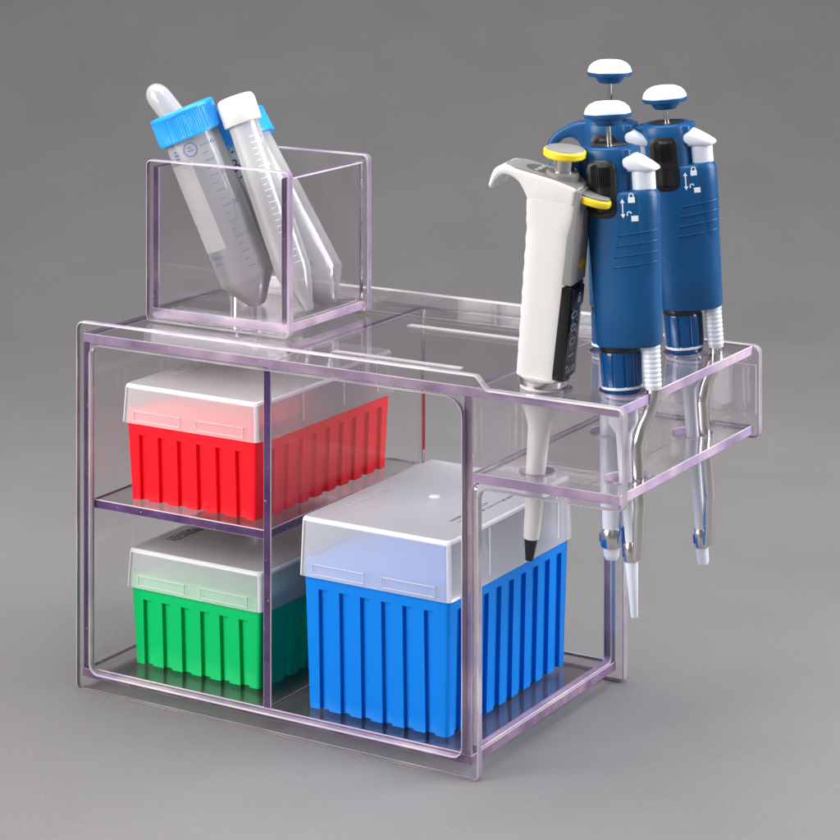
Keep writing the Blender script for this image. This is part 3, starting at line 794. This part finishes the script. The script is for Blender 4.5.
bm = NB(); put_flat(bm, poly_flat([(-11.5+6.6*math.cos(2*PI*k/32), 5.6*math.sin(2*PI*k/32)) for k in range(32)]), lambda u, v: on_top(u, v, .48)); dk = obj('range_disc', bm, M['dark_grey'], inlay, flat=True)
bm = NB(); put_flat(bm, text_mesh('20-200 µl', 2.7, align='CENTER'), lambda u, v: on_top(-11.5+v*1.0-0.0, -u*1.0, .62)); obj('range_text', bm, M['ink_white'], inlay, flat=True)
# plunger
bm = NB(); lathe(bm, [(8.2, 96.0), (8.0, 100.0), (7.2, 100.8), (5, 100.8)], 36); obj('plunger_collar', bm, M['grey'], t)
bm = NB(); lathe(bm, [(5.2, 92), (5.2, 108)], 32); obj('plunger_rod', bm, M['steel'], t)
bm = NB(); lathe(bm, [(5, 107.2), (9.2, 107.4), (10.0, 108.2), (10.1, 110.4), (9.4, 111.2), (8, 111.3)], 44); kb = obj('plunger_button', bm, M['yellow'], t)
bm = NB(); lathe(bm, [(9.2, 111.0), (8.8, 111.7), (6, 112.0), (.2, 112.1)], 44); obj('button_top', bm, M['grey'], kb)
# ejector lever: tongue with a yellow underside rim
tg = [(6, -6), (15, -6.6), (21, -5.6), (25, -2.6), (25.8, 0), (25, 2.6), (21, 5.6), (15, 6.6), (6, 6)]
tl = [tuple(p) for p in spline([Vector(p) for p in tg], 4)]
TT = Matrix.Translation((5.8, 0, 95.0)) @ Matrix.Rotation(math.radians(9), 4, 'Y') @ Matrix.Translation((-6, 0, -90))
bm = NB(); prism(bm, tl, [], 84.6, 88.4, b=1.3, steps=3, T=TT); lv = obj('ejector_lever', bm, M['yellow'], t)
bm = NB(); prism(bm, inset(tl[::-1] if area2(tl) < 0 else tl, .9), [], 88.0, 89.4, b=.7, steps=3, T=TT); obj('lever_top', bm, M['grey'], lv)
# face: grey upper cover, black display below
XF = 10.9
bm = NB(); prism(bm, rrect(-9.0, 49.5, 9.0, 94.8, .8), [], 6, XF+1.6, b=.9, axes='yzx', steps=3); fc = obj('face_cover', bm, M['grey'], t)
bm = NB(); prism(bm, rrect(-8.9, 3.4, 8.9, 49.2, 1.0), [], 6, XF+1.1, b=.9, axes='yzx', steps=3); ds = obj('display', bm, M['screen'], t)
bm = NB(); prism(bm, rrect(-6.5, 37.5, 8, 47.4, 1.4), [], XF, XF+2.0, b=.5, axes='yzx', steps=2); lk = obj('lock_slider', bm, M['black'], ds)
def on_face(off):
    # reading upwards: text u runs up z, v runs towards -y
    return lambda u, v: Vector((XF+off, -v, u))
bm = NB(); put_flat(bm, text_mesh('1 0 0.0', 11), lambda u, v: Vector((XF+1.2, -v*.95-.3, 12.5+u*.78))); obj('digits', bm, M['ink_grey'], ds, flat=True)
bm = NB(); put_flat(bm, text_mesh('Tacta', 5.4, shear=.25), lambda u, v: Vector((XF+1.2, -7.4+u, 8.2+v))); obj('name_print', bm, M['ink_grey'], ds, flat=True)
bm = NB()
def lk_pt(u, v): return Vector((XF+2.12, u+1.4, v+42.2))
put_flat(bm, strip_flat(-2, -2.4, 2, .6), lk_pt)
for j in range(10):
    a0, a1 = PI*j/10, PI*(j+1)/10
    put_flat(bm, poly_flat([(1.5*math.cos(a0), .6+1.9*math.sin(a0)), (1.5*math.cos(a1), .6+1.9*math.sin(a1)), (.9*math.cos(a1), .6+1.3*math.sin(a1)), (.9*math.cos(a0), .6+1.3*math.sin(a0))]), lk_pt)
obj('lock_sign', bm, M['ink_grey'], lk, flat=True)
bm = NB()
for k in range(5):                                               # small golden emblem of five petals
    a = math.radians(-56+28*k); q = []
    for (l, w_) in ((0, .25), (2.2, .75), (4.6, .7), (6.0, 0), (4.6, -.7), (2.2, -.75), (0, -.25)):
        q.append((l*math.sin(a)+w_*math.cos(a), l*math.cos(a)-w_*math.sin(a)))
    put_flat(bm, poly_flat(q), lambda u, v: Vector((XF+1.75+.01*k, u+1.6, v+56)))
put_flat(bm, strip_flat(-2.6, -1.4, 2.6, -.5), lambda u, v: Vector((XF+1.75, u+1.6, v+56)))
obj('emblem', bm, M['gold'], fc, flat=True)
bm = NB()
for (u0, v0, u1, v1) in ((-1, 76, 5, 76.35), (-1, 84, 5, 84.35), (-1, 76, -.65, 84.3), (4.65, 76, 5, 84.3)): put_flat(bm, strip_flat(u0, v0, u1, v1), lambda u, v: Vector((XF+1.75, u, v)))
obj('outline_mark', bm, M['black'], fc, flat=True)
# chrome ring, collar, shaft, black filter end
bm = NB(); lathe(bm, [(11.6, -1.4), (12.3, -1.2), (12.4, 2.4), (11.4, 2.7)], 48, T=Matrix.Translation((-.8, 0, 0))); obj('chrome_ring', bm, M['steel'], t)
bm = NB(); lathe(bm, [(3.7, -77.5), (4.0, -74), (4.7, -44), (5.4, -24), (5.7, -21.5), (7.4, -16.5), (8.8, -13), (10.6, -8.5), (11.5, -6.8), (11.7, -1.4), (8, -1.2)], 44); obj('shaft', bm, M['white'], t, sharp=40)
bm = NB(); lathe(bm, [(1.2, -88.6), (1.9, -88.4), (2.2, -86), (3.2, -78.5), (3.4, -77.4), (1, -77.3)], 28); obj('tip_cone', bm, M['black'], t, sharp=40)
